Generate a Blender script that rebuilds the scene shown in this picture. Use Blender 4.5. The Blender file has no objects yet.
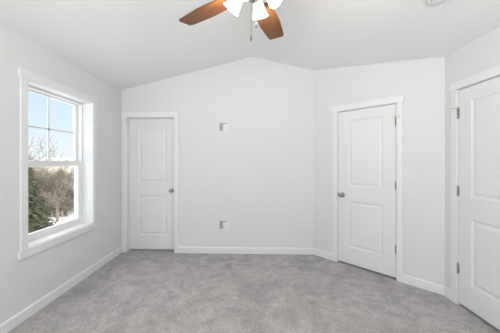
import bpy, bmesh, math, random
from mathutils import Vector, Matrix
random.seed(7)
S = bpy.context.scene
C = S.collection
PI = math.pi

# ------------------------------------------------------------------ camera
cam_d = bpy.data.cameras.new('camera')
cam = bpy.data.objects.new('camera', cam_d); C.objects.link(cam)
cam.location = (0, 0, 1.35); cam.rotation_euler = (PI/2, 0, 0)
cam_d.sensor_width = 36; cam_d.lens = 255/500*36
cam_d.shift_x = -3/500; cam_d.shift_y = -5.5/500
cam_d.clip_start = 0.02; cam_d.clip_end = 500
S.camera = cam

# ------------------------------------------------------------------ world, light, exposure
S.view_settings.view_transform = 'Standard'
S.view_settings.look = 'None'
S.view_settings.gamma = 1
S.view_settings.exposure = 0.0
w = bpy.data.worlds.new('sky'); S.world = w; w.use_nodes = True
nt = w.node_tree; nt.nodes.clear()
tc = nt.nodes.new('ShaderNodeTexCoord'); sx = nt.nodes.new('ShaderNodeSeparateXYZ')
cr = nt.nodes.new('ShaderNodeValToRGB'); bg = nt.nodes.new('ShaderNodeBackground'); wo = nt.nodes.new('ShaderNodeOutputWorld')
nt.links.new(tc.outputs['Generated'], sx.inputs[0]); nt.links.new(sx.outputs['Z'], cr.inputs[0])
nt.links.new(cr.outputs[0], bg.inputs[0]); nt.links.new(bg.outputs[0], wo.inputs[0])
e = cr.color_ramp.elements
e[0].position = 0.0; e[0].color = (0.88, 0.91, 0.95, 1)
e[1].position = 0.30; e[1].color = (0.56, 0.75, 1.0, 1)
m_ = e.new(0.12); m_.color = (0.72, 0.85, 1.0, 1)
m2_ = e.new(0.55); m2_.color = (2.6, 2.6, 2.6, 1)   # unseen upper sky, brightened to light the window jambs and room
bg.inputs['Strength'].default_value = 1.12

def area(name, loc, rot, sx_, sy_, power, col=(1, 1, 1)):
    l = bpy.data.lights.new(name, 'AREA'); l.shape = 'RECTANGLE'; l.size = sx_; l.size_y = sy_
    l.energy = power; l.color = col
    o = bpy.data.objects.new(name, l); C.objects.link(o); o.location = loc; o.rotation_euler = rot
    return o
REAR_Y = -1.7
# added fill light outside an added window behind the camera, tilted up
area('rear_fill_light', (-0.45, REAR_Y-0.30, 1.15), (PI/2+math.radians(62), 0, math.radians(-6)), 2.5, 1.7, 128, (0.985, 0.99, 1.0))
sn = bpy.data.lights.new('sun', 'SUN'); sn.energy = 2.2; sn.angle = math.radians(12); sn.color = (1.0, 0.97, 0.93)
sno = bpy.data.objects.new('sun', sn); C.objects.link(sno); sno.rotation_euler = (math.radians(-8), math.radians(42), 0)
# rotation (pi/2,0,0) turns -Z to +Y : light shines into the room

# ------------------------------------------------------------------ materials
def mat(name, col, rough=0.6, metal=0.0, bump=None, spec=0.5, emis=None, emis_s=0.0):
    m = bpy.data.materials.new(name); m.use_nodes = True
    n = m.node_tree; b = n.nodes['Principled BSDF']
    b.inputs['Base Color'].default_value = (*col, 1); b.inputs['Roughness'].default_value = rough
    b.inputs['Metallic'].default_value = metal; b.inputs['Specular IOR Level'].default_value = spec
    if emis:
        b.inputs['Emission Color'].default_value = (*emis, 1); b.inputs['Emission Strength'].default_value = emis_s
    if bump:
        sc, st, di = bump
        t = n.nodes.new('ShaderNodeTexCoord'); no = n.nodes.new('ShaderNodeTexNoise'); bu = n.nodes.new('ShaderNodeBump')
        no.inputs['Scale'].default_value = sc; no.inputs['Detail'].default_value = 4
        bu.inputs['Strength'].default_value = st; bu.inputs['Distance'].default_value = di
        n.links.new(t.outputs['Object'], no.inputs['Vector']); n.links.new(no.outputs['Fac'], bu.inputs['Height'])
        n.links.new(bu.outputs[0], b.inputs['Normal'])
    return m
def noise_mat(name, stops, scale, rough=0.8, stretch=(1, 1, 1), detail=6, bump=0.0, spec=0.3):
    m = mat(name, stops[0][1], rough, spec=spec); n = m.node_tree; b = n.nodes['Principled BSDF']
    t = n.nodes.new('ShaderNodeTexCoord'); mp = n.nodes.new('ShaderNodeMapping'); no = n.nodes.new('ShaderNodeTexNoise'); r = n.nodes.new('ShaderNodeValToRGB')
    mp.inputs['Scale'].default_value = stretch; no.inputs['Scale'].default_value = scale; no.inputs['Detail'].default_value = detail
    n.links.new(t.outputs['Object'], mp.inputs[0]); n.links.new(mp.outputs[0], no.inputs['Vector']); n.links.new(no.outputs['Fac'], r.inputs[0])
    el = r.color_ramp.elements
    el[0].position = stops[0][0]; el[0].color = (*stops[0][1], 1)
    el[1].position = stops[-1][0]; el[1].color = (*stops[-1][1], 1)
    for p, c in stops[1:-1]:
        q = el.new(p); q.color = (*c, 1)
    n.links.new(r.outputs[0], b.inputs['Base Color'])
    if bump:
        bu = n.nodes.new('ShaderNodeBump'); bu.inputs['Strength'].default_value = bump
        n.links.new(no.outputs['Fac'], bu.inputs['Height']); n.links.new(bu.outputs[0], b.inputs['Normal'])
    return m
M = {}
M['wall'] = mat('wall_paint', (0.745, 0.746, 0.750), 0.75, bump=(180, 0.08, 0.002), spec=0.25)
M['ceil'] = mat('ceiling_paint', (0.87, 0.87, 0.865), 0.9, bump=(120, 0.12, 0.003), spec=0.1)
M['trim'] = mat('trim_paint', (0.81, 0.812, 0.82), 0.38, spec=0.4)
M['door'] = mat('door_paint', (0.79, 0.79, 0.792), 0.42, bump=(60, 0.03, 0.001), spec=0.4)
M['vinyl'] = mat('window_vinyl', (0.86, 0.86, 0.86), 0.3)
M['plastic'] = mat('white_plastic', (0.80, 0.80, 0.80), 0.35)
M['greyplastic'] = mat('grey_recess', (0.36, 0.36, 0.35), 0.5)
M['slot'] = mat('dark_slot', (0.05, 0.05, 0.05), 0.6)
M['nickel'] = mat('satin_nickel', (0.36, 0.345, 0.32), 0.32, 1.0)
M['chain'] = mat('chain_metal', (0.05, 0.046, 0.04), 0.5, 0.3)
M['brass'] = mat('brass_arm', (0.62, 0.50, 0.30), 0.35, 1.0)
M['rubber'] = mat('white_rubber', (0.8, 0.79, 0.75), 0.6)
M['shade'] = mat('frosted_glass_shade', (0.95, 0.93, 0.88), 0.35, emis=(1.0, 0.93, 0.80), emis_s=0.7)
M['bulb'] = mat('lit_bulb', (1, 1, 1), 0.4, emis=(1.0, 0.90, 0.72), emis_s=8)
M['wood'] = noise_mat('walnut_blade', [(0.3, (0.09, 0.032, 0.009)), (0.5, (0.155, 0.057, 0.016)), (0.7, (0.22, 0.087, 0.027))], 5, 0.4, (1.2, 14, 14), 8)
M['snow'] = noise_mat('snow', [(0.35, (0.80, 0.81, 0.84)), (0.7, (0.90, 0.90, 0.92))], 0.6, 0.9, bump=0.2)
M['bark'] = noise_mat('grey_brown_bark', [(0.3, (0.16, 0.13, 0.10)), (0.7, (0.34, 0.29, 0.23))], 6, 0.9)
M['tanbark'] = noise_mat('tan_twigs', [(0.3, (0.09, 0.078, 0.058)), (0.7, (0.27, 0.235, 0.18))], 5, 0.9)
M['needles'] = noise_mat('spruce_needles', [(0.3, (0.06, 0.064, 0.034)), (0.6, (0.12, 0.118, 0.066)), (0.8, (0.22, 0.195, 0.125))], 4, 0.8)
M['siding_tan'] = mat('tan_siding', (0.62, 0.52, 0.42), 0.8)
M['siding_grey'] = mat('grey_siding', (0.50, 0.50, 0.50), 0.8)
M['darkglass'] = mat('house_window_glass', (0.08, 0.09, 0.11), 0.1)
M['stake'] = mat('wooden_stake', (0.35, 0.26, 0.18), 0.8)
# clear glass that lets light through
g = bpy.data.materials.new('window_glass'); g.use_nodes = True; n = g.node_tree; n.nodes.clear()
o_ = n.nodes.new('ShaderNodeOutputMaterial'); mx = n.nodes.new('ShaderNodeMixShader'); tr = n.nodes.new('ShaderNodeBsdfTransparent'); gl = n.nodes.new('ShaderNodeBsdfGlossy')
tr.inputs[0].default_value = (0.97, 0.98, 0.975, 1); gl.inputs['Roughness'].default_value = 0.02; mx.inputs[0].default_value = 0.02
n.links.new(tr.outputs[0], mx.inputs[1]); n.links.new(gl.outputs[0], mx.inputs[2]); n.links.new(mx.outputs[0], o_.inputs[0]); M['glass'] = g
# carpet
m = mat('grey_carpet', (0.3, 0.3, 0.3), 0.95, spec=0.05); n = m.node_tree; b = n.nodes['Principled BSDF']
b.inputs['Sheen Weight'].default_value = 0.15
t = n.nodes.new('ShaderNodeTexCoord')
def _noise(scale, detail, dist=0.0, rough=0.5):
    q = n.nodes.new('ShaderNodeTexNoise'); q.inputs['Scale'].default_value = scale; q.inputs['Detail'].default_value = detail
    q.inputs['Distortion'].default_value = dist; q.inputs['Roughness'].default_value = rough
    n.links.new(t.outputs['Object'], q.inputs['Vector']); return q
n1 = _noise(2.2, 6, 2.4, 0.7); n2 = _noise(75, 3, 0, 0.75); n3 = _noise(11, 4, 0.6, 0.6)
def _ramp(src, p0, c0, p1, c1):
    r = n.nodes.new('ShaderNodeValToRGB'); r.color_ramp.elements[0].position = p0; r.color_ramp.elements[1].position = p1
    r.color_ramp.elements[0].color = (*c0, 1); r.color_ramp.elements[1].color = (*c1, 1); n.links.new(src.outputs['Fac'], r.inputs[0]); return r
r1 = _ramp(n1, 0.37, (0.365, 0.350, 0.345), 0.65, (0.525, 0.507, 0.500))
r2 = _ramp(n2, 0.34, (0.66, 0.66, 0.66), 0.66, (1.24, 1.24, 1.24))
r3 = _ramp(n3, 0.32, (0.90, 0.90, 0.90), 0.68, (1.09, 1.09, 1.09))
def _mul(a, b_):
    q = n.nodes.new('ShaderNodeMixRGB'); q.blend_type = 'MULTIPLY'; q.inputs[0].default_value = 1
    n.links.new(a.outputs[0], q.inputs[1]); n.links.new(b_.outputs[0], q.inputs[2]); return q
mm = _mul(_mul(r1, r2), r3); n.links.new(mm.outputs[0], b.inputs['Base Color'])
bu = n.nodes.new('ShaderNodeBump'); bu.inputs['Strength'].default_value = 0.6; bu.inputs['Distance'].default_value = 0.008
n.links.new(n2.outputs['Fac'], bu.inputs['Height']); n.links.new(bu.outputs[0], b.inputs['Normal'])
M['carpet'] = m

# ------------------------------------------------------------------ mesh helpers
def obj(name, bm, m, parent=None, smooth=False, loc=None):
    bmesh.ops.recalc_face_normals(bm, faces=bm.faces)
    me = bpy.data.meshes.new(name); bm.to_mesh(me); bm.free()
    if isinstance(m, (list, tuple)):
        for q in m: me.materials.append(q)
    else: me.materials.append(m)
    if smooth:
        for p in me.polygons: p.use_smooth = True
    o = bpy.data.objects.new(name, me); C.objects.link(o)
    if parent: o.parent = parent
    if loc: o.location = loc
    return o
def tag(o, label, cat, group=None, kind=None):
    o['label'] = label; o['category'] = cat
    if group: o['group'] = group
    if kind: o['kind'] = kind
    return o
def struct(o, label=None, cat=None):
    o['kind'] = 'structure'
    if label: o['label'] = label
    if cat: o['category'] = cat
    return o
def box(bm, a, b, T=None, bevel=0):
    T = T or (lambda x, y, z: Vector((x, y, z)))
    vs = [bm.verts.new(T(x, y, z)) for x in (a[0], b[0]) for y in (a[1], b[1]) for z in (a[2], b[2])]
    fs = [(0, 1, 3, 2), (4, 6, 7, 5), (0, 4, 5, 1), (2, 3, 7, 6), (0, 2, 6, 4), (1, 5, 7, 3)]
    F = [bm.faces.new([vs[i] for i in f]) for f in fs]
    if bevel:
        ed = set(e for f in F for e in f.edges)
        bmesh.ops.bevel(bm, geom=list(ed), offset=bevel, segments=2, affect='EDGES', profile=0.5)
def prism(bm, pts, w0, w1, T):
    a = [bm.verts.new(T(u, v, w0)) for u, v in pts]; b = [bm.verts.new(T(u, v, w1)) for u, v in pts]
    bm.faces.new(a); bm.faces.new(b[::-1])
    for i in range(len(pts)):
        j = (i+1) % len(pts); bm.faces.new([a[i], b[i], b[j], a[j]])
def frame_basis(p0, p1, n):
    """wall frame: u along p0->p1, v up, w along inward normal n"""
    p0 = Vector((*p0, 0)); d = (Vector((*p1, 0))-p0); L = d.length; d.normalize(); n = Vector((*n, 0)).normalized()
    def T(u, v, w): return p0+d*u+Vector((0, 0, v))+n*w
    T.L = L; T.d = d; T.n = n; T.p0 = p0
    return T
def tube(bm, pts, rads, seg=10, cap=True):
    rings = []
    pts = [Vector(p) for p in pts]
    for i, p in enumerate(pts):
        d = (pts[min(i+1, len(pts)-1)]-pts[max(i-1, 0)]).normalized()
        up = Vector((0, 0, 1)) if abs(d.z) < 0.9 else Vector((1, 0, 0))
        s = d.cross(up).normalized(); q = d.cross(s)
        r = rads[i] if isinstance(rads, (list, tuple)) else rads
        rings.append([bm.verts.new(p+(s*math.cos(2*PI*k/seg)+q*math.sin(2*PI*k/seg))*r) for k in range(seg)])
    for a, b in zip(rings, rings[1:]):
        for k in range(seg):
            j = (k+1) % seg; bm.faces.new([a[k], a[j], b[j], b[k]])
    if cap:
        bm.faces.new(rings[0]); bm.faces.new(rings[-1][::-1])
def lathe(bm, prof, seg=32, X=None):
    """prof: (r, h) along local z, transformed by matrix X"""
    X = X or Matrix.Identity(4); rings = []
    for r, h in prof:
        if r < 1e-6: rings.append([bm.verts.new(X @ Vector((0, 0, h)))])
        else: rings.append([bm.verts.new(X @ Vector((r*math.cos(2*PI*k/seg), r*math.sin(2*PI*k/seg), h))) for k in range(seg)])
    for a, b in zip(rings, rings[1:]):
        for k in range(seg):
            j = (k+1) % seg
            if len(a) == 1 and len(b) == 1: continue
            if len(a) == 1: bm.faces.new([a[0], b[j], b[k]])
            elif len(b) == 1: bm.faces.new([a[k], a[j], b[0]])
            else: bm.faces.new([a[k], a[j], b[j], b[k]])
def axis_matrix(origin, zdir):
    z = Vector(zdir).normalized(); x = Vector((0, 0, 1)).cross(z)
    if x.length < 1e-3: x = Vector((1, 0, 0))
    x.normalize(); y = z.cross(x)
    m = Matrix((x, y, z)).transposed().to_4x4(); m.translation = Vector(origin); return m

# ------------------------------------------------------------------ room shell
XL, XR = -1.945, 1.931
BL = (XL, 3.775); BR = (0.875, 3.69); CR = (XR, 2.565)
EAVE, RIDGE = 2.40, 2.873
def ceil_h(x): return RIDGE-(RIDGE-EAVE)*abs(x)/1.938
TH = 0.13
WL = frame_basis((XL, REAR_Y), BL, (1, 0))            # u = y - REAR_Y
_d = Vector((BR[0]-BL[0], BR[1]-BL[1])); WB = frame_basis(BL, BR, (_d.y, -_d.x))
_d = Vector((CR[0]-BR[0], CR[1]-BR[1])); WA = frame_basis(BR, CR, (_d.y, -_d.x))
WR = frame_basis((XR, REAR_Y), CR, (-1, 0))
WRE = frame_basis((XL, REAR_Y), (XR, REAR_Y), (0, 1))

bm = bmesh.new()
box(bm, (-2.2, REAR_Y-0.2, -0.12), (2.2, 4.1, 0.0))
struct(obj('floor', bm, M['carpet']), 'grey cut pile carpet across the bedroom floor', 'carpet')

bm = bmesh.new()
for s in (-1, 1):
    xo = s*2.12
    pts = [(0, RIDGE), (xo, ceil_h(xo)), (xo, ceil_h(xo)+0.16), (0, RIDGE+0.16)]
    prism(bm, pts, REAR_Y-0.25, 4.05, lambda u, v, w_: Vector((u, w_, v)))
struct(obj('ceiling', bm, M['ceil']), 'pale vaulted ceiling sloping down both ways from a centre ridge', 'ceiling')

def wall(name, T, opening=None, back=None, ext=(0, 0)):
    """opening = (u0,u1,v0,v1); back = depth at which a doorway is closed off"""
    bm = bmesh.new(); us = [-ext[0], T.L+ext[1]]
    def top(u): return ceil_h(max(XL, min(XR, T(u, 0, 0).x)))+0.02
    def piece(u0, u1, v0, v1=None, w0=-TH, w1=0):
        if v1 is not None: pts = [(u0, v0), (u1, v0), (u1, v1), (u0, v1)]
        else:
            mid = []
            xa, xb = T(u0, 0, 0).x, T(u1, 0, 0).x
            if xa*xb < 0: um = u0+(u1-u0)*(-xa)/(xb-xa); mid = [(um, top(um))]
            pts = [(u0, v0), (u1, v0), (u1, top(u1))]+mid+[(u0, top(u0))]
        prism(bm, pts, w0, w1, T)
    if opening:
        a, b, c, d = opening
        piece(us[0], a, 0); piece(b, us[1], 0); piece(a, b, d)
        if c > 0: piece(a, b, 0, c)
        if back: piece(a, b, 0, d, -TH-0.02, -back)
    else: piece(us[0], us[1], 0)
    return struct(obj(name, bm, M['wall']))
WIN = (2.19-REAR_Y, 3.08-REAR_Y, 0.60, 2.05)
D1 = (0.075, 0.788, 0, 1.995)
D2 = (0.248*WA.L-0.003, 0.711*WA.L+0.003, 0, 2.008)
D3 = (1.64-REAR_Y, 2.403-REAR_Y, 0, 2.023)
wall('wall_left', WL, WIN, ext=(0.1, 0.1))
wall('wall_back', WB, D1, 0.125, ext=(0.1, 0.0))
wall('wall_corner', WA, D2, 0.06)
wall('wall_right', WR, D3, 0.06, ext=(0.1, 0.0))
# fill wedges behind the angled corners are covered by wall thickness; rear wall opening is added to let the fill light in
wall('wall_rear', WRE, (0.45, 3.43, 0.55, 2.25), ext=(0.1, 0.1))
# frame of the added, unseen window that the fill light shines through
bm = bmesh.new()
for u0, u1, v0, v1 in ((0.45, 3.43, 0.55, 0.60), (0.45, 3.43, 2.20, 2.25), (0.45, 0.50, 0.60, 2.20), (3.38, 3.43, 0.60, 2.20), (1.42, 1.46, 0.60, 2.20), (2.42, 2.46, 0.60, 2.20)):
    box(bm, (u0, v0, -0.08), (u1, v1, -0.03), WRE)
rw = struct(obj('added_rear_window', bm, M['vinyl']))
bm = bmesh.new(); box(bm, (0.5, 0.6, -0.058), (3.38, 2.2, -0.052), WRE); obj('pane', bm, M['glass'], rw)

# baseboards
BB = [(0, 0), (0.014, 0), (0.014, 0.078), (0.010, 0.088), (0.004, 0.092), (0, 0.092)]
def baseboard(name, T, spans):
    bm = bmesh.new()
    for u0, u1 in spans:
        a = [bm.verts.new(T(u0, v, w_)) for w_, v in BB]; b = [bm.verts.new(T(u1, v, w_)) for w_, v in BB]
        bm.faces.new(a); bm.faces.new(b[::-1])
        for i in range(len(BB)):
            j = (i+1) % len(BB); bm.faces.new([a[i], b[i], b[j], a[j]])
    return struct(obj(name, bm, M['trim']))
CW = 0.066
baseboard('baseboard_left', WL, [(0, WL.L)])
baseboard('baseboard_back', WB, [(D1[1]+CW, WB.L)])
baseboard('baseboard_corner', WA, [(0.0, D2[0]-CW), (D2[1]+CW, WA.L)])
baseboard('baseboard_right', WR, [(0, D3[0]-CW), (D3[1]+CW, WR.L)])
baseboard('baseboard_rear', WRE, [(0, WRE.L)])

# casings
def casing(name, T, op, door=True, left=True, jamb=0.125, hh=0.078, clip0=None):
    bm = bmesh.new(); a, b, c, d = op; t = 0.016; r = 0.004
    v0 = 0 if door else c-0.0
    la = a-CW if clip0 is None else clip0
    box(bm, (la, v0, 0), (a+r*0, d, t), T, 0.0025)
    box(bm, (b, v0, 0), (b+CW, d, t), T, 0.0025)
    box(bm, (la-(0.013 if clip0 is None else 0), d, 0), (b+CW+0.013, d+hh, t+0.003), T, 0.0025)
    if not door:
        box(bm, (la-0.018, c-0.072, 0), (b+CW+0.018, c, t+0.006), T, 0.0025)
    # jamb lining
    j = 0.004
    box(bm, (a-0.001, c, -jamb), (a+j, d, 0.002), T); box(bm, (b-j, c, -jamb), (b+0.001, d, 0.002), T)
    box(bm, (a, d-j, -jamb), (b, d+0.001, 0.002), T)
    if not door: box(bm, (a, c-0.001, -jamb), (b, c+j+0.004, 0.004), T)
    return struct(obj(name, bm, M['trim']))
casing('trim_1', WL, WIN, door=False, jamb=0.13)
casing('trim_2', WB, D1, jamb=0.125, clip0=0.004)
casing('trim_3', WA, D2, jamb=0.06, hh=0.072)
casing('trim_4', WR, D3, jamb=0.06, hh=0.072)

# ------------------------------------------------------------------ doors
def door(name, T, u0, u1, v1, wf, knob_side, label, hinge_side=None, strike=False):
    th = 0.035; v0 = 0.024; W = u1-u0
    bm = bmesh.new()
    def P(u, v, w_): return bm.verts.new(T(u, v, w_))
    pu0, pu1 = u0+0.138, u1-0.138
    pans = [(0.235, 0.832), (1.022, v1-0.118)]
    vsr = [v0, pans[0][0], pans[0][1], pans[1][0], pans[1][1], v1]
    usr = [u0, pu0, pu1, u1]
    for i in range(3):
        for j in range(5):
            a, b, c, d = usr[i], usr[i+1], vsr[j], vsr[j+1]
            if i == 1 and j in (1, 3):
                rings = []
                for ins, dp in ((0, 0), (0.006, -0.006), (0.016, -0.009), (0.030, -0.009), (0.046, -0.002), (0.052, -0.0015)):
                    rings.append([P(a+ins, c+ins, wf+dp), P(b-ins, c+ins, wf+dp), P(b-ins, d-ins, wf+dp), P(a+ins, d-ins, wf+dp)])
                for r0, r1 in zip(rings, rings[1:]):
                    for k in range(4): bm.faces.new([r0[k], r0[(k+1) % 4], r1[(k+1) % 4], r1[k]])
                bm.faces.new(rings[-1])
            else: bm.faces.new([P(a, c, wf), P(b, c, wf), P(b, d, wf), P(a, d, wf)])
    bk = wf-th
    bm.faces.new([P(u0, v0, bk), P(u0, v1, bk), P(u1, v1, bk), P(u1, v0, bk)])
    for q in (((u0, v0), (u1, v0)), ((u1, v0), (u1, v1)), ((u1, v1), (u0, v1)), ((u0, v1), (u0, v0))):
        (a, c), (b, d) = q; bm.faces.new([P(a, c, wf), P(b, d, wf), P(b, d, bk), P(a, c, bk)])
    bmesh.ops.remove_doubles(bm, verts=bm.verts, dist=1e-5)
    slab = struct(obj(name, bm, M['door']), label, 'door')
    # knob
    if knob_side is not None:
        ku = u0+0.062 if knob_side < 0 else u1-0.062
        X = axis_matrix(T(ku, 0.905, wf), T.n)
        bm = bmesh.new()
        lathe(bm, [(0, 0.066), (0.010, 0.066), (0.020, 0.062), (0.0265, 0.052), (0.027, 0.044), (0.022, 0.034), (0.013, 0.027), (0.0115, 0.020), (0.012, 0.012), (0.012, 0.0)], 24, X)
        kn = obj('door_knob', bm, M['nickel'], slab, True); kn['label'] = 'satin nickel door knob'
        bm = bmesh.new(); lathe(bm, [(0.012, 0.010), (0.026, 0.009), (0.031, 0.005), (0.032, 0.0)], 28, X)
        obj('rosette', bm, M['nickel'], kn, True)
        if strike:
            eu = u0 if knob_side < 0 else u1
            bm = bmesh.new(); box(bm, (eu-0.010, 0.878, wf-0.004), (eu+0.0045, 0.934, wf+0.0025), T, 0.001)
            obj('latch_plate', bm, M['nickel'], slab)
    if hinge_side is not None:
        hu = u0-0.0015 if hinge_side < 0 else u1+0.0015
        for k, hz in enumerate((1.795, 1.07, 0.345)):
            bm = bmesh.new()
            c = T(hu, 0, wf+0.006)
            for q in range(3):
                z0 = hz-0.044+q*0.0297; tube(bm, [c+Vector((0, 0, z0)), c+Vector((0, 0, z0+0.0282))], 0.0078, 12)
            for s in (-1, 1): tube(bm, [c+Vector((0, 0, hz+s*0.045)), c+Vector((0, 0, hz+s*0.051))], [0.006, 0.0035], 10)
            box(bm, (hu-0.012, hz-0.044, wf-0.002), (hu+0.012, hz+0.044, wf+0.0022), T)
            hg = obj('hinge', bm, M['nickel'], slab, True)
            if k == 0:
                # hinge pin door stop with an arm and rubber tips
                bm = bmesh.new(); sgn = -1 if hinge_side < 0 else 1
                base = T(hu, hz+0.054, wf+0.006)
                tube(bm, [base-Vector((0, 0, 0.004)), base+Vector((0, 0, 0.004))], 0.0095, 12)
                tip = T(hu+sgn*0.046, hz+0.054, wf+0.034)
                tube(bm, [base, tip], 0.0035, 8)
                tip2 = T(hu-sgn*0.024, hz+0.054, wf+0.022); tube(bm, [base, tip2], 0.003, 8)
                st = obj('hinge_stop', bm, M['brass'], hg, True)
                st['label'] = 'small brass hinge pin door stop'
    return slab
door('door_1', WB, D1[0]+0.005, D1[1]-0.005, 1.990, -0.082, 1, 'white two-panel door in the corner beside the window wall, recessed in its frame')
door('door_2', WA, D2[0]+0.0085, D2[1]-0.0085, 1.998, 0.0, -1, 'white two-panel door in the angled wall with knob at left and hinges at right', 1, True)
door('door_3', WR, D3[0]+0.0085, D3[1]-0.0085, 2.013, 0.0, -1, 'white panel door at the right edge, hinged on its left side', 1)

# ------------------------------------------------------------------ window in left wall
a, b, c, d = WIN; c += 0.008; a += 0.004; b -= 0.004; d -= 0.004
bm = bmesh.new(); f = 0.022
for u0, u1, v0, v1 in ((a, b, c, c+f), (a, b, d-f, d), (a, a+f, c+f, d-f), (b-f, b, c+f, d-f)):
    box(bm, (u0, v0, -0.20), (u1, v1, -0.108), WL, 0.002)
box(bm, (b-f-0.008, c+f, -0.152), (b-f, d-f, -0.146), WL)
box(bm, (a+f, c+f, -0.152), (a+f+0.008, d-f, -0.146), WL)
win = struct(obj('window_1', bm, M['vinyl']), 'white double-hung window with a four-pane upper sash', 'window')
def sash(name, w0, w1, v0, v1, stile, rail_b, rail_t):
    bm = bmesh.new(); A, B = a+f+0.001, b-f-0.001
    box(bm, (A, v0, w0), (A+stile, v1, w1), WL, 0.003); box(bm, (B-stile, v0, w0), (B, v1, w1), WL, 0.003)
    box(bm, (A+stile, v0, w0), (B-stile, v0+rail_b, w1), WL, 0.003); box(bm, (A+stile, v1-rail_t, w0), (B-stile, v1, w1), WL, 0.003)
    o = obj(name, bm, M['vinyl'], win)
    bm = bmesh.new(); wm = (w0+w1)/2
    box(bm, (A+stile-0.004, v0+rail_b-0.004, wm-0.002), (B-stile+0.004, v1-rail_t+0.004, wm+0.002), WL)
    obj('pane', bm, M['glass'], o)
    return o, (A+stile, B-stile, v0+rail_b, v1-rail_t, wm)
up, (A, B, c0, d0, wm) = sash('upper_sash', -0.188, -0.154, 1.322, d-f+0.001, 0.036, 0.036, 0.018)
bm = bmesh.new(); um = (A+B)/2; vm = 1.678
box(bm, (um-0.009, c0, wm-0.006), (um+0.009, d0, wm+0.006), WL); box(bm, (A, vm-0.009, wm-0.006), (B, vm+0.009, wm+0.006), WL)
obj('muntin', bm, M['vinyl'], up)
lo, _ = sash('lower_sash', -0.146, -0.112, c+f, 1.352, 0.050, 0.046, 0.060)
bm = bmesh.new()
for uu in ((A+B)/2-0.2, (A+B)/2+0.2): box(bm, (uu-0.025, 1.352, -0.142), (uu+0.025, 1.364, -0.118), WL, 0.003)
obj('sash_lock', bm, M['vinyl'], lo)

# ------------------------------------------------------------------ recessed wall plates on the back wall
def wall_plate(px, py, z, label):
    # u on the back wall from the plate's centre
    u = px
    root = bpy.data.objects.new('wall_plate', None); C.objects.link(root); root.location = WB(u, z, 0)
    inv = Matrix.Translation(-root.location)
    def L(x, y, w_): return inv @ WB(u+x, z+y, w_)
    bm = bmesh.new(); W, H = 0.074, 0.072
    # rim and the mounting plate with a recess on the left half
    for q in ((-W, -H, -W+0.012, H), (W-0.012, -H, W, H), (-W+0.012, -H, W-0.012, -H+0.013), (-W+0.012, H-0.013, W-0.012, H)):
        box(bm, (q[0], q[1], 0.0), (q[2], q[3], 0.007), L, 0.0015)
    box(bm, (-0.006, -H+0.013, 0), (W-0.012, H-0.013, 0.0042), L)
    obj('cover_plate', bm, M['plastic'], root)
    bm = bmesh.new(); box(bm, (-W+0.012, -H+0.013, 0.0), (-0.006, H-0.013, 0.002), L)
    box(bm, (-0.006, H-0.030, 0.0042), (W-0.016, H-0.016, 0.0052), L)
    r = obj('recess', bm, M['greyplastic'], root); r['label'] = 'grey recessed opening on the left half'
    bm = bmesh.new(); box(bm, (0.006, -0.045, 0.0042), (0.048, 0.038, 0.0075), L, 0.001)
    oc = obj('receptacle', bm, M['plastic'], root)
    for v in (-0.026, 0.018):
        for x in (0.019, 0.033):
            bm = bmesh.new(); box(bm, (x, v-0.005, 0.0070), (x+0.002, v+0.005, 0.0080), L); obj('slot', bm, M['greyplastic'], oc)
    tag(root, label, 'wall outlet', 'recessed outlet plates on the back wall')
def ub(px):   # pixel column -> u on the back wall
    r = (px-253)/255; p = WB.p0; dd = WB.d
    return (r*p.y-p.x)/(dd.x-r*dd.y)
wall_plate(ub(223.6), 127, 1.85, 'small white recessed outlet plate high on the back wall')
wall_plate(ub(223.6), 224.5, 0.42, 'small white recessed outlet plate low on the back wall above the baseboard')

# ------------------------------------------------------------------ smoke detector on right slope
sx0, sy0 = 1.332, 1.85
nrm = Vector((-(RIDGE-EAVE)/1.938, 0, -1)).normalized()
X = axis_matrix((sx0, sy0, ceil_h(sx0)), nrm)
bm = bmesh.new(); lathe(bm, [(0.068, 0.0), (0.068, 0.010), (0.062, 0.016), (0.056, 0.018), (0.054, 0.030), (0.046, 0.038), (0.020, 0.041), (0, 0.041)], 40, X)
sd = obj('smoke_detector', bm, M['plastic'], None, True)
tag(sd, 'round white smoke detector on the right slope of the ceiling', 'smoke detector')
bm = bmesh.new(); lathe(bm, [(0.0, 0.0435), (0.006, 0.043), (0.007, 0.040)], 12, X @ Matrix.Translation((0.0, 0.028, -0.001)))
tb = obj('test_button', bm, M['greyplastic'], sd, True); tb['label'] = 'grey test button'
bm = bmesh.new(); 
for k in range(24):
    an = 2*PI*k/24; R_ = Matrix.Rotation(an, 4, 'Z')
    box(bm, (0.0545, -0.003, 0.020), (0.0560, 0.003, 0.028), lambda x, y, z, R_=R_: X @ (R_ @ Vector((x, y, z))))
obj('vent_slots', bm, M['greyplastic'], sd)

# ------------------------------------------------------------------ ceiling fan
FX, FY = 0.0, 1.60
HB = 2.428
fan = bpy.data.objects.new('ceiling_fan', None); C.objects.link(fan); fan.location = (FX, FY, RIDGE)
tag(fan, 'ceiling fan with walnut blades and four lit frosted shades hanging from the ridge', 'ceiling fan')
def fz(z): return z-RIDGE
bm = bmesh.new(); lathe(bm, [(0.012, -0.085), (0.030, -0.082), (0.062, -0.045), (0.070, -0.015), (0.070, 0.008)], 32); obj('canopy', bm, M['nickel'], fan, True)
bm = bmesh.new(); tube(bm, [(0, 0, -0.06), (0, 0, fz(2.56))], 0.0125, 16); obj('downrod', bm, M['nickel'], fan, True)
bm = bmesh.new(); lathe(bm, [(0, fz(2.57)), (0.03, fz(2.565)), (0.045, fz(2.545)), (0.085, fz(2.53)), (0.098, fz(2.50)), (0.098, fz(2.455)), (0.085, fz(2.435)), (0.060, fz(2.428)), (0, fz(2.428))], 40)
obj('motor_housing', bm, M['nickel'], fan, True)
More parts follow.
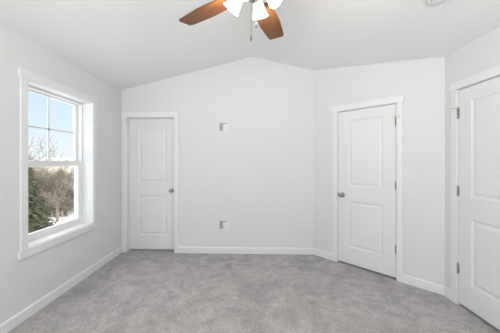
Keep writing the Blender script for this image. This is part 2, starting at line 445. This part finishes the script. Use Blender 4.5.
bm = bmesh.new(); lathe(bm, [(0, fz(2.430)), (0.050, fz(2.430)), (0.058, fz(2.415)), (0.058, fz(2.385)), (0.040, fz(2.368)), (0.018, fz(2.360)), (0.010, fz(2.345)), (0, fz(2.340))], 36)
kit = obj('light_kit', bm, M['nickel'], fan, True)
# blades: azimuth measured from +Y towards +X
def blade_mesh(az):
    bm = bmesh.new(); r0, r1 = 0.165, 0.665; N = 22; rows = []
    R_ = Matrix.Rotation(-az, 4, 'Z') @ Matrix.Translation((0, 0, fz(HB)))
    pitch = Matrix.Rotation(math.radians(-7), 4, 'Y')
    for i in range(N+1):
        s = i/N; r = r0+(r1-r0)*s
        hw = 0.062+0.019*math.sin(min(1, s/0.55)*PI/2)-0.016*max(0, (s-0.55)/0.45)
        rt = r1-r
        if rt < 0.030: hw *= 0.80+0.20*math.sqrt(max(0, 1-((0.030-rt)/0.030)**2))
        if s < 0.06: hw *= 0.8+0.2*s/0.06
        rows.append([(x, r, z) for x, z in ((-hw, -0.0028), (hw, -0.0028), (hw, 0.0028), (-hw, 0.0028))])
    V = [[bm.verts.new(R_ @ (pitch @ Vector(p))) for p in row] for row in rows]
    for A_, B_ in zip(V, V[1:]):
        for k in range(4): bm.faces.new([A_[k], A_[(k+1) % 4], B_[(k+1) % 4], B_[k]])
    bm.faces.new(V[0]); bm.faces.new(V[-1][::-1])
    return bm
BM_local = []
AZ0 = math.radians(18.2)
for k in range(5):
    az = AZ0+k*2*PI/5
    # local-coordinate blade so the grain follows each blade
    bmb = blade_mesh(0.0)
    for v in bmb.verts: v.co.z -= fz(HB)
    bo = obj('blade', bmb, M['wood'], fan)
    for v in bo.data.vertices: v.co = (v.co.y, -v.co.x, v.co.z)      # long axis along local x
    bo.location = (0, 0, fz(HB)); bo.rotation_euler = (0, 0, PI/2-az)
    bm = bmesh.new()
    prism(bm, [(0.085, -0.018), (0.150, -0.014), (0.185, -0.040), (0.235, -0.034), (0.250, 0.0), (0.235, 0.034), (0.185, 0.040), (0.150, 0.014), (0.085, 0.018)], 0.005, 0.009, lambda u, v, w_: Vector((u, v, w_)))
    for sx_, sy_ in ((0.205, -0.022), (0.205, 0.022), (0.232, 0.0)): tube(bm, [(sx_, sy_, -0.006), (sx_, sy_, 0.006)], 0.005, 8)
    obj('blade_bracket', bm, M['nickel'], bo)
# light kit: four arms and shades
SR = 0.152; RIMZ = 2.330
for az_deg in (20, 110, 200, 290):
    az = math.radians(az_deg); dr = Vector((math.sin(az), math.cos(az), 0))
    out = (dr*0.66+Vector((0, 0, -0.75))).normalized()
    rim = dr*SR+Vector((0, 0, fz(RIMZ))); neck = rim-out*0.115
    bm = bmesh.new()
    tube(bm, [Vector((0, 0, fz(2.40)))+dr*0.045, Vector((0, 0, fz(2.425)))+dr*0.066, neck-out*0.02, neck+out*0.002], 0.007, 10)
    lathe(bm, [(0, -0.026), (0.014, -0.024), (0.022, -0.010), (0.026, 0.006), (0.026, 0.014)], 24, axis_matrix(neck, out))
    arm = obj('lamp_arm', bm, M['nickel'], fan, True)
    bm = bmesh.new()
    prof = [(0.025, 0.0), (0.028, 0.010), (0.034, 0.030), (0.041, 0.060), (0.049, 0.090), (0.058, 0.115)]
    inner = [(r-0.003, h) for r, h in prof[::-1]]
    lathe(bm, prof+inner, 32, axis_matrix(neck, out))
    sh = obj('lamp_shade', bm, M['shade'], arm, True); sh['label'] = 'lit frosted white glass lamp shade'
    bm = bmesh.new(); lathe(bm, [(0, 0.10), (0.010, 0.097), (0.017, 0.085), (0.018, 0.07), (0.012, 0.045), (0.010, 0.02)], 16, axis_matrix(neck, out))
    obj('bulb', bm, M['bulb'], arm, True)
    l = bpy.data.lights.new('lamp_light', 'POINT'); l.energy = 6.0; l.color = (1.0, 0.93, 0.84); l.shadow_soft_size = 0.03
    lo_ = bpy.data.objects.new('lamp_light', l); C.objects.link(lo_); lo_.parent = fan; lo_.location = rim+out*0.03
# pull chains
def chain(x, y, z0, z1, pend):
    bm = bmesh.new(); z = z0; 
    tube(bm, [(x, y, fz(z0)), (x, y, fz(z1))], 0.0009, 6)
    zz = z0
    while zz > z1: 
        bmesh.ops.create_icosphere(bm, subdivisions=1, radius=0.0019, matrix=Matrix.Translation((x, y, fz(zz)))); zz -= 0.007
    o = obj('pull_chain', bm, M['chain'], fan)
    bm = bmesh.new(); lathe(bm, [(0, 0.0), (0.003, -0.002), (0.0055, -0.012), (0.0055, -0.028), (0.003, -pend), (0, -pend-0.001)], 12, Matrix.Translation((x, y, fz(z1))))
    obj('chain_pull', bm, M['chain'], o, True)
chain(-0.012, -0.028, 2.375, 2.128, 0.040)
chain(0.020, -0.015, 2.370, 2.216, 0.040)

# ------------------------------------------------------------------ outside: snow, trees, houses
GZ = -3.0
bm = bmesh.new()
N = 60; grid = []
for i in range(N+1):
    row = []
    for j in range(N+1):
        x = -150+200*i/N; y = -40+200*j/N
        z = GZ-0.02+0.12*math.sin(x*0.31+1.3)*math.cos(y*0.27)+0.08*math.sin(x*0.9+y*0.7)
        dist = math.hypot(x, y)
        if dist > 60: z += (dist-60)*0.012
        row.append(bm.verts.new((x, y, z)))
    grid.append(row)
for i in range(N):
    for j in range(N): bm.faces.new([grid[i][j], grid[i+1][j], grid[i+1][j+1], grid[i][j+1]])
gr = struct(obj('ground', bm, M['snow'], None, True), 'snow-covered ground outside the window', 'snow')

def at(px, Y):   # a point standing on the ground in the window's line of sight
    return ((px-253)/255*Y, Y)
def spruce_mesh(H, R, seed):
    rnd = random.Random(seed); bm = bmesh.new()
    lv = int(H*9)
    for i in range(lv):
        s = i/lv; z = 0.15+s*(H-0.2); rr = R*(1-s)**0.85*(0.85+0.3*rnd.random())+0.06
        nb = max(6, int(15*(1-s)+5))
        for k in range(nb):
            an = 2*PI*(k+rnd.random()*0.9)/nb; L = rr*(0.75+0.4*rnd.random()); dv = Vector((math.cos(an), math.sin(an), 0)); side = Vector((-dv.y, dv.x, 0))
            nt_ = max(5, int(L*15))
            for q in range(nt_):
                t_ = (q+0.6)/nt_; p = dv*(L*t_)+Vector((0, 0, z-0.30*L*t_*t_+rnd.uniform(-0.04, 0.04)))
                for sd_ in (-1, 1):
                    tl = (0.16+0.14*rnd.random())*(1.15-0.5*t_)
                    tip = p+(dv*0.6+side*sd_*0.8).normalized()*tl+Vector((0, 0, rnd.uniform(-0.12, 0.03)))
                    wv = Vector((rnd.uniform(-1, 1), rnd.uniform(-1, 1), rnd.uniform(0.2, 1))).normalized()*0.035
                    a1 = bm.verts.new(p-wv); a2 = bm.verts.new(p+wv); a3 = bm.verts.new(tip+wv*0.3); a4 = bm.verts.new(tip-wv*0.3)
                    bm.faces.new([a1, a2, a3, a4])
    return bm
def bare_mesh(H, seed, depth=5, spread=0.55, thick=0.09, rmin=0.005):
    rnd = random.Random(seed); bm = bmesh.new()
    def grow(p, d, L, r, lev):
        n_ = 3; pts = [p]; q = p.copy(); dd = d.copy()
        for _ in range(n_):
            dd = (dd+Vector((rnd.uniform(-1, 1), rnd.uniform(-1, 1), rnd.uniform(-0.4, 0.8)))*0.13).normalized()
            q = q+dd*(L/n_); pts.append(q.copy())
        rad = [max(rmin, r*(1-0.5*i/n_)) for i in range(n_+1)]
        tube(bm, pts, rad, 6 if lev == 0 else 3, cap=False)
        if lev >= depth: return
        nb = 5 if lev == 0 else (4 if lev < 3 else 3)
        for k in range(nb):
            f_ = 0.40+0.6*(k+rnd.random()*0.6)/nb if lev else 0.45+0.55*(k+0.5)/nb
            f_ = min(f_, 1.0); idx = min(int(f_*n_), n_-1); base = pts[idx].lerp(pts[idx+1], f_*n_-idx)
            an = rnd.random()*2*PI; perp = dd.orthogonal().normalized(); perp.rotate(Matrix.Rotation(an, 3, dd))
            nd = (dd*(1-spread)+perp*(spread+0.15*rnd.random())+Vector((0, 0, 0.18))).normalized()
            grow(base, nd, L*rnd.uniform(0.55, 0.78), rad[idx+1]*0.62, lev+1)
    grow(Vector((0, 0, -0.05)), Vector((0, 0, 1)), H*0.42, thick, 0)
    return bm
def place(src, x, y, rz, sc, label, cat, group=None):
    o = src.copy(); C.objects.link(o)
    for ch in list(src.children):
        c2 = ch.copy(); C.objects.link(c2); c2.parent = o
    o.location = (x, y, GZ); o.rotation_euler = (0, 0, rz); o.scale = (sc, sc, sc)
    tag(o, label, cat, group); return o

# the big spruce at the left of the view
def spruce(x, y, H, R, seed, label, group=None):
    r = bpy.data.objects.new('spruce_tree', None); C.objects.link(r); r.location = (x, y, GZ)
    obj('foliage', spruce_mesh(H, R, seed), M['needles'], r)
    bm = bmesh.new(); tube(bm, [(0, 0, -0.15), (0, 0, H*0.5), (0, 0, H*0.97)], [0.13, 0.08, 0.015], 8); obj('trunk', bm, M['bark'], r)
    tag(r, label, 'tree', group); return r
x, y = at(24, 14.2); spruce(x, y, 4.6, 1.55, 3, 'dark green spruce tree nearest the window on the snow')

def bare(name, x, y, H, seed, m, label, cat='tree', group=None, **k):
    o = obj(name, bare_mesh(H, seed, **k), m); o.location = (x, y, GZ)
    tag(o, label, cat, group); return o
x, y = at(57.5, 18.3); bare('bare_tree', x, y, 3.6, 11, M['bark'], 'small leafless brown tree standing alone on the snow', thick=0.11, depth=5)
x, y = at(24, 21); bare('bare_tree', x, y, 8.6, 21, M['bark'], 'tall grey leafless tree with fine branches against the sky behind the spruce', depth=4, thick=0.15, spread=0.6, rmin=0.014)
# belt of leafless tan trees across the background
belt = [bare_mesh(6.2, s, depth=5, thick=0.10, spread=0.62, rmin=0.009) for s in (31, 32, 33)]
protos = []
for bmx in belt:
    o = obj('leafless_tree', bmx, M['tanbark']); protos.append(o)
spots = []
rb = random.Random(5)
for Y, n_, x0, x1 in ((25, 10, -12, 66), (31, 11, -25, 90), (38, 9, -30, 100), (47, 8, -30, 110)):
    for k in range(n_):
        px = x0+(x1-x0)*(k+0.5+rb.uniform(-0.3, 0.3))/n_
        spots.append((px, Y+rb.uniform(-1.5, 1.5)))
GL = 'one of the tan leafless trees in the belt across the snowy background outside the window'
for i, (px, Y) in enumerate(spots):
    x, y = at(px, Y); src = protos[i % 3]
    sc = (rb.uniform(0.55, 0.80) if Y < 33 else rb.uniform(0.42, 0.66)) if px > 44 else rb.uniform(0.64, 0.86)
    if i < 3: o = src; o.location = (x, y, GZ); o.scale = (sc,)*3; o.rotation_euler = (0, 0, rb.random()*6); tag(o, GL, 'tree', 'tan leafless trees beyond the snow')
    else: place(src, x, y, rb.random()*6.28, sc, GL, 'tree', 'tan leafless trees beyond the snow')
# low brown brush along the far edge of the snow
brush = obj('brush_shrub', bare_mesh(3.0, 77, depth=4, thick=0.05, spread=0.75, rmin=0.013), M['tanbark'])
GB = 'one of the low brown leafless shrubs crowding the edge of the snow outside the window'
rs = random.Random(9); first = True
for Y, n_, x0, x1 in ((20.3, 8, 40, 75), (22.5, 9, 36, 80), (24.3, 11, 34, 84), (27.5, 12, 34, 88)):
    for k in range(n_):
        x, y = at(x0+(x1-x0)*(k+0.5+rs.uniform(-0.3, 0.3))/n_, Y+rs.uniform(-0.5, 0.5)); sc = rs.uniform(0.7, 1.0)*(1.0 if Y < 23 else 1.3)
        if first: brush.location = (x, y, GZ-0.5); brush.scale = (sc,)*3; tag(brush, GB, 'shrub', 'low brown shrubs at the edge of the snow'); first = False
        else:
            o = place(brush, x, y, rs.random()*6.28, sc, GB, 'shrub', 'low brown shrubs at the edge of the snow'); o.location.z = GZ-0.5
# sapling stake
x, y = at(62.3, 17.6); bm = bmesh.new(); tube(bm, [(0, 0, -0.1), (0, 0, 0.85), (0, 0, 0.9)], [0.035, 0.035, 0.01], 8)
o = obj('wooden_stake', bm, M['stake']); o.location = (x, y, GZ); tag(o, 'short wooden stake in the snow beside the small bare tree', 'stake')

def house(x, y, rz, W, D, H, m, label):
    r = bpy.data.objects.new('house', None); C.objects.link(r); r.location = (x, y, GZ); r.rotation_euler = (0, 0, rz); tag(r, label, 'house')
    bm = bmesh.new(); T = lambda u, v, w_: Vector((u, w_, v))
    prism(bm, [(-W/2, -0.3), (W/2, -0.3), (W/2, H), (0, H+W*0.26), (-W/2, H)], -D/2, D/2, T); obj('siding', bm, m, r)
    bm = bmesh.new()
    for s in (-1, 1):
        prism(bm, [(0, H+W*0.26), (s*(W/2+0.4), H-0.2), (s*(W/2+0.4), H+0.02), (0, H+W*0.26+0.24)], -D/2-0.4, D/2+0.4, T)
    rf = obj('roof', bm, M['snow'], r); rf['label'] = 'snow-covered roof'
    bm = bmesh.new(); box(bm, (W*0.15, -0.4, H), (W*0.15+0.7, 0.4, H+W*0.26+0.9)); obj('chimney', bm, M['siding_grey'], r)
    for wx in (-W*0.28, W*0.28):
        for wz in (1.0, 3.6):
            if wz+1.2 > H: continue
            for fy in (-1, 1):
                bm = bmesh.new(); box(bm, (wx-0.6, fy*D/2-0.05, wz), (wx+0.6, fy*D/2+0.05, wz+1.3)); wf = obj('house_window', bm, M['vinyl'], r)
                bm = bmesh.new(); box(bm, (wx-0.5, fy*D/2-0.07, wz+0.1), (wx+0.5, fy*D/2+0.07, wz+1.2)); obj('pane', bm, M['darkglass'], wf)
x, y = at(50, 62); house(x, y, 0.6, 8, 10, 3.0, M['siding_tan'], 'tan house with a snowy roof seen through the trees, nearer one')
x, y = at(68, 76); house(x, y, 0.2, 9, 11, 2.4, M['siding_grey'], 'grey house with a snowy roof far behind the trees')
